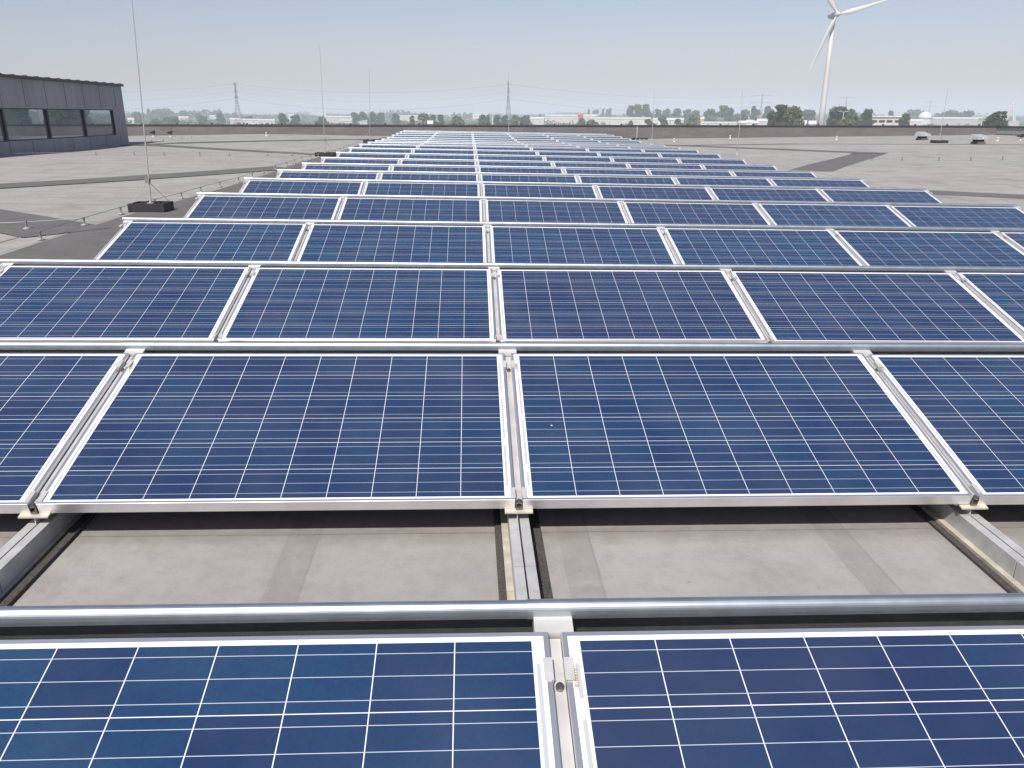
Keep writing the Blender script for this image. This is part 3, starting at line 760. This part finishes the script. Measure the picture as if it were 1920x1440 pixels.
# ------------------------------------------------------------------ wind turbine
e = tag(empty('wind_turbine', (179.6, 421.2, GROUND)), 'white three-bladed wind turbine towering on the right beyond the parapet', 'wind turbine')
HUB = 59.6
MB().lathe([(1.6,0),(1.42,18),(1.2,36),(.95,HUB-1.6)], 28).build('tower', M['tower'], e, smooth=True)
FACE = R(-24-20)                             # the rotor looks towards the roof, turned a little to its right
ax = Vector((math.sin(R(28)-R(23)), -math.cos(R(28)-R(23)), 0)).normalized(); side = Vector((-ax.y, ax.x, 0))
nac = empty('nacelle_axis', (0,0,0)); bpy.data.objects.remove(nac)
b = MB(); c0 = Vector((0, 0, HUB)); prof = [(-4.2,.9,1.0),(-3.6,1.45,1.5),(1.2,1.6,1.65),(2.4,1.2,1.25)]
rings = []
for t, hw, hh in prof:
    ring = []
    for k in range(10):
        a = 2*math.pi*k/10; ring.append(tuple(c0+ax*t+side*(hw*math.cos(a))+Vector((0,0,hh*math.sin(a)))))
    rings.append(ring)
for ring in rings: b.v += ring
for q in range(3):
    for k in range(10): b.f.append((q*10+k, q*10+(k+1)%10, (q+1)*10+(k+1)%10, (q+1)*10+k))
b.f += [tuple(range(10)), tuple(range(39, 29, -1))]
b.build('nacelle', M['tower'], e, smooth=True)
hubc = c0+ax*3.6
b = MB().bar(hubc-ax*1.15, hubc+ax*.5, 1.35, 1.2, 14).bar(hubc+ax*.5, hubc+ax*1.7, 1.2, .35, 14); b.build('hub', M['tower'], e)
for ang in (15.5, 131, 246.5):
    d_ = side*math.cos(R(ang))*1.0+Vector((0,0,1))*math.sin(R(ang)); tg = d_.cross(ax).normalized()
    b = MB(); secs = [(0.9,.5,.45),(2.6,.66,.45),(6.0,1.15,.27),(12.4,.9,.18),(19.5,.62,.12),(24.6,.38,.07),(27.8,.10,.03)]; n = 8
    for s_, hw, th in secs:
        tw = R(18)*(1-s_/32); cd = tg*math.cos(tw)+ax*math.sin(tw); td = ax*math.cos(tw)-tg*math.sin(tw)
        for k in range(n):
            a = 2*math.pi*k/n; b.v.append(tuple(hubc+d_*s_+cd*(hw*math.cos(a)+hw*.3)+td*(th*math.sin(a))))
    for q in range(len(secs)-1):
        for k in range(n): b.f.append((q*n+k, q*n+(k+1)%n, (q+1)*n+(k+1)%n, (q+1)*n+k))
    b.f += [tuple(range(n)), tuple(range((len(secs)-1)*n+n-1, (len(secs)-1)*n-1, -1))]
    b.build('blade', M['tower'], e, smooth=True)

# ------------------------------------------------------------------ pylons and their lines
def pylon(x, y, h, rz, arms, label, bw=3.2, r=.17):
    e = tag(empty('pylon', (x, y, GROUND), (0, 0, rz)), label, 'pylon', 'lattice pylons on the horizon')
    b = MB(); waist = h*.62; tw = .75
    def hw(z): return bw+(tw-bw)*min(1, z/waist) if z < waist else tw+(.3-tw)*(z-waist)/(h-waist)
    lv = [0, h*.2, h*.36, h*.5, h*.62, h*.72, h*.82, h*.91, h]
    for z0, z1 in zip(lv, lv[1:]):
        a, c = hw(z0), hw(z1)
        cs = [(-1,-1),(1,-1),(1,1),(-1,1)]
        for k in range(4):
            p, q = cs[k], cs[(k+1)%4]
            b.bar((p[0]*a,p[1]*a,z0),(p[0]*c,p[1]*c,z1), r, n=4); b.bar((p[0]*a,p[1]*a,z0),(q[0]*c,q[1]*c,z1), r*.6, n=4); b.bar((q[0]*a,q[1]*a,z0),(p[0]*c,p[1]*c,z1), r*.6, n=4)
    b.build('tower', M['lattice'], e)
    for z, half in arms:
        a = hw(z); am = MB()
        for s in (-1, 1):
            for yy in (-a, a): am.bar((s*a,yy,z),(s*half,0,z), r*.8, n=4); am.bar((s*a,yy,z+1.6),(s*half,0,z+.1), r*.6, n=4)
        cr = am.build('crossarm', M['lattice'], e)
        for s in (-1, 1): MB().bar((s*half,0,z),(s*half,0,z-2.2), .13, n=6).build('insulator', M['lattice'], cr)
LA = [(42.0, 3.6), (36.0, 3.3), (29.5, 3.6)]
PYL = [(-519.1, 888.1), (-232.4, 863.2), (39.4, 844.1), (449.0, 1278.4)]
pylon(-519.1, 888.1, 44.0, 1.5, LA, 'lattice pylon hidden far left behind the penthouse')
pylon(-232.4, 863.2, 42.6, 1.42, [(40.5,4.6),(34.5,4.2),(28.5,4.4)], 'slender lattice pylon left of the second lightning rod')
pylon(39.4, 844.1, 44.0, 1.25, LA, 'slender lattice pylon at the centre above the lightning rod')
WA = [(40.5, 13.5), (30.0, 17.0)]
pylon(449, 1278.4, 43.5, -.25, WA, 'wide-armed lattice pylon left of the turbine', 3.6, .24)
pylon(644.7, 1418.4, 43.8, -.3, WA, 'wide-armed lattice pylon just right of the turbine', 3.6, .24)
pylon(1034.4, 1848.8, 44.5, -.35, WA, 'wide-armed lattice pylon behind the white dome', 3.8, .3)
SP = ['between the penthouse and the left pylon', 'between the left and centre pylons', 'from the centre pylon to the right']
for si, (a, c) in enumerate(zip(PYL, PYL[1:])):
    for z, nm, sag in ((41.0, 'top', 8.0), (27.5, 'bottom', 11.0), (34.0, 'middle', 9.5)):
        pts = []
        for k in range(25):
            t = k/24; pts.append((a[0]+(c[0]-a[0])*t, a[1]+(c[1]-a[1])*t-3.3, GROUND+z-sag*4*t*(1-t)))
        tube('overhead_wire', pts, .11 if nm != 'middle' else .07, M['lattice'], '%s overhead power wire sagging %s' % (nm, SP[si]), 'power line', 'overhead power lines')

# ------------------------------------------------------------------ lamps, pole and white mast
def lamp(x, y, top, label, sc=1.0):
    e = tag(empty('street_lamp', (x, y, GROUND)), label, 'street lamp', 'double-armed street lamps')
    h = top-GROUND
    MB().bar((0,0,0),(0,0,h-.2), .17*sc, .12*sc, 8).build('pole', M['tower'], e)
    for s in (-1, 1):
        MB().bar((0,0,h-.3),(s*1.3*sc,0,h), .09*sc, n=6).build('arm', M['tower'], e); MB().box(min(s*1.2,s*2.1)*sc, max(s*1.2,s*2.1)*sc, -.22*sc, .22*sc, h-.08, h+.16).build('lamp_head', M['wall_grey'], e)
lamp(146.1, 322.8, 2.5, 'double-armed street lamp in front of the dark trees right of the turbine')
lamp(158.0, 252.1, 1.7, 'double-armed street lamp above the grey-green box at far right', .8)
lamp(217.1, 419.3, 2.1, 'slim street lamp in front of the cream office', .9)
lamp(212.0, 629.8, .7, 'small street lamp right of the right-hand lightning rod', 1.0)
e = tag(empty('flag_pole', (16.6, 600, GROUND)), 'plain white pole standing among dark trees left of the centre pylon', 'pole')
MB().bar((0,0,0),(0,0,12.3), .42, .34, 10).build('pole', M['tower'], e); MB().lathe([(.36,12.31),(.5,12.5),(.3,12.9),(.02,13.0)], 10).build('finial', M['tower'], e)
e = tag(empty('bridge_mast', (269.6, 406.6, GROUND)), 'white A-frame mast of slanting poles at the far right edge', 'mast')
for dx, dy in ((-3.2,0),(-1.0,1.5),(.8,-1.2),(3.0,.6)): MB().bar((dx, dy, 10.5),(-.2, 0, 18.2), .42, .22, 8).build('leg', M['tower'], e)
MB().box(-3.6, 3.6, -1.8, 2.0, 0, 10.5).build('base', M['wall_grey'], e); MB().lathe([(.3,18.1),(.45,18.5),(.1,19)], 8, -.2).build('mast_cap', M['tower'], e)

# ------------------------------------------------------------------ haze over the flat land
hz = MB().box(-9000, 9000, -60, 9000, GROUND-1, 90).build('haze', None); struct(hz, 'stuff')
hm = bpy.data.materials.new('haze_air'); hm.use_nodes = True; hn = hm.node_tree; hn.nodes.clear()
ho = hn.nodes.new('ShaderNodeOutputMaterial'); pv = hn.nodes.new('ShaderNodeVolumePrincipled')
pv.inputs['Color'].default_value = (.72, .80, .89, 1); pv.inputs['Density'].default_value = 4.5e-4; pv.inputs['Anisotropy'].default_value = -.22
hn.links.new(pv.outputs[0], ho.inputs['Volume']); hz.data.materials.append(hm)
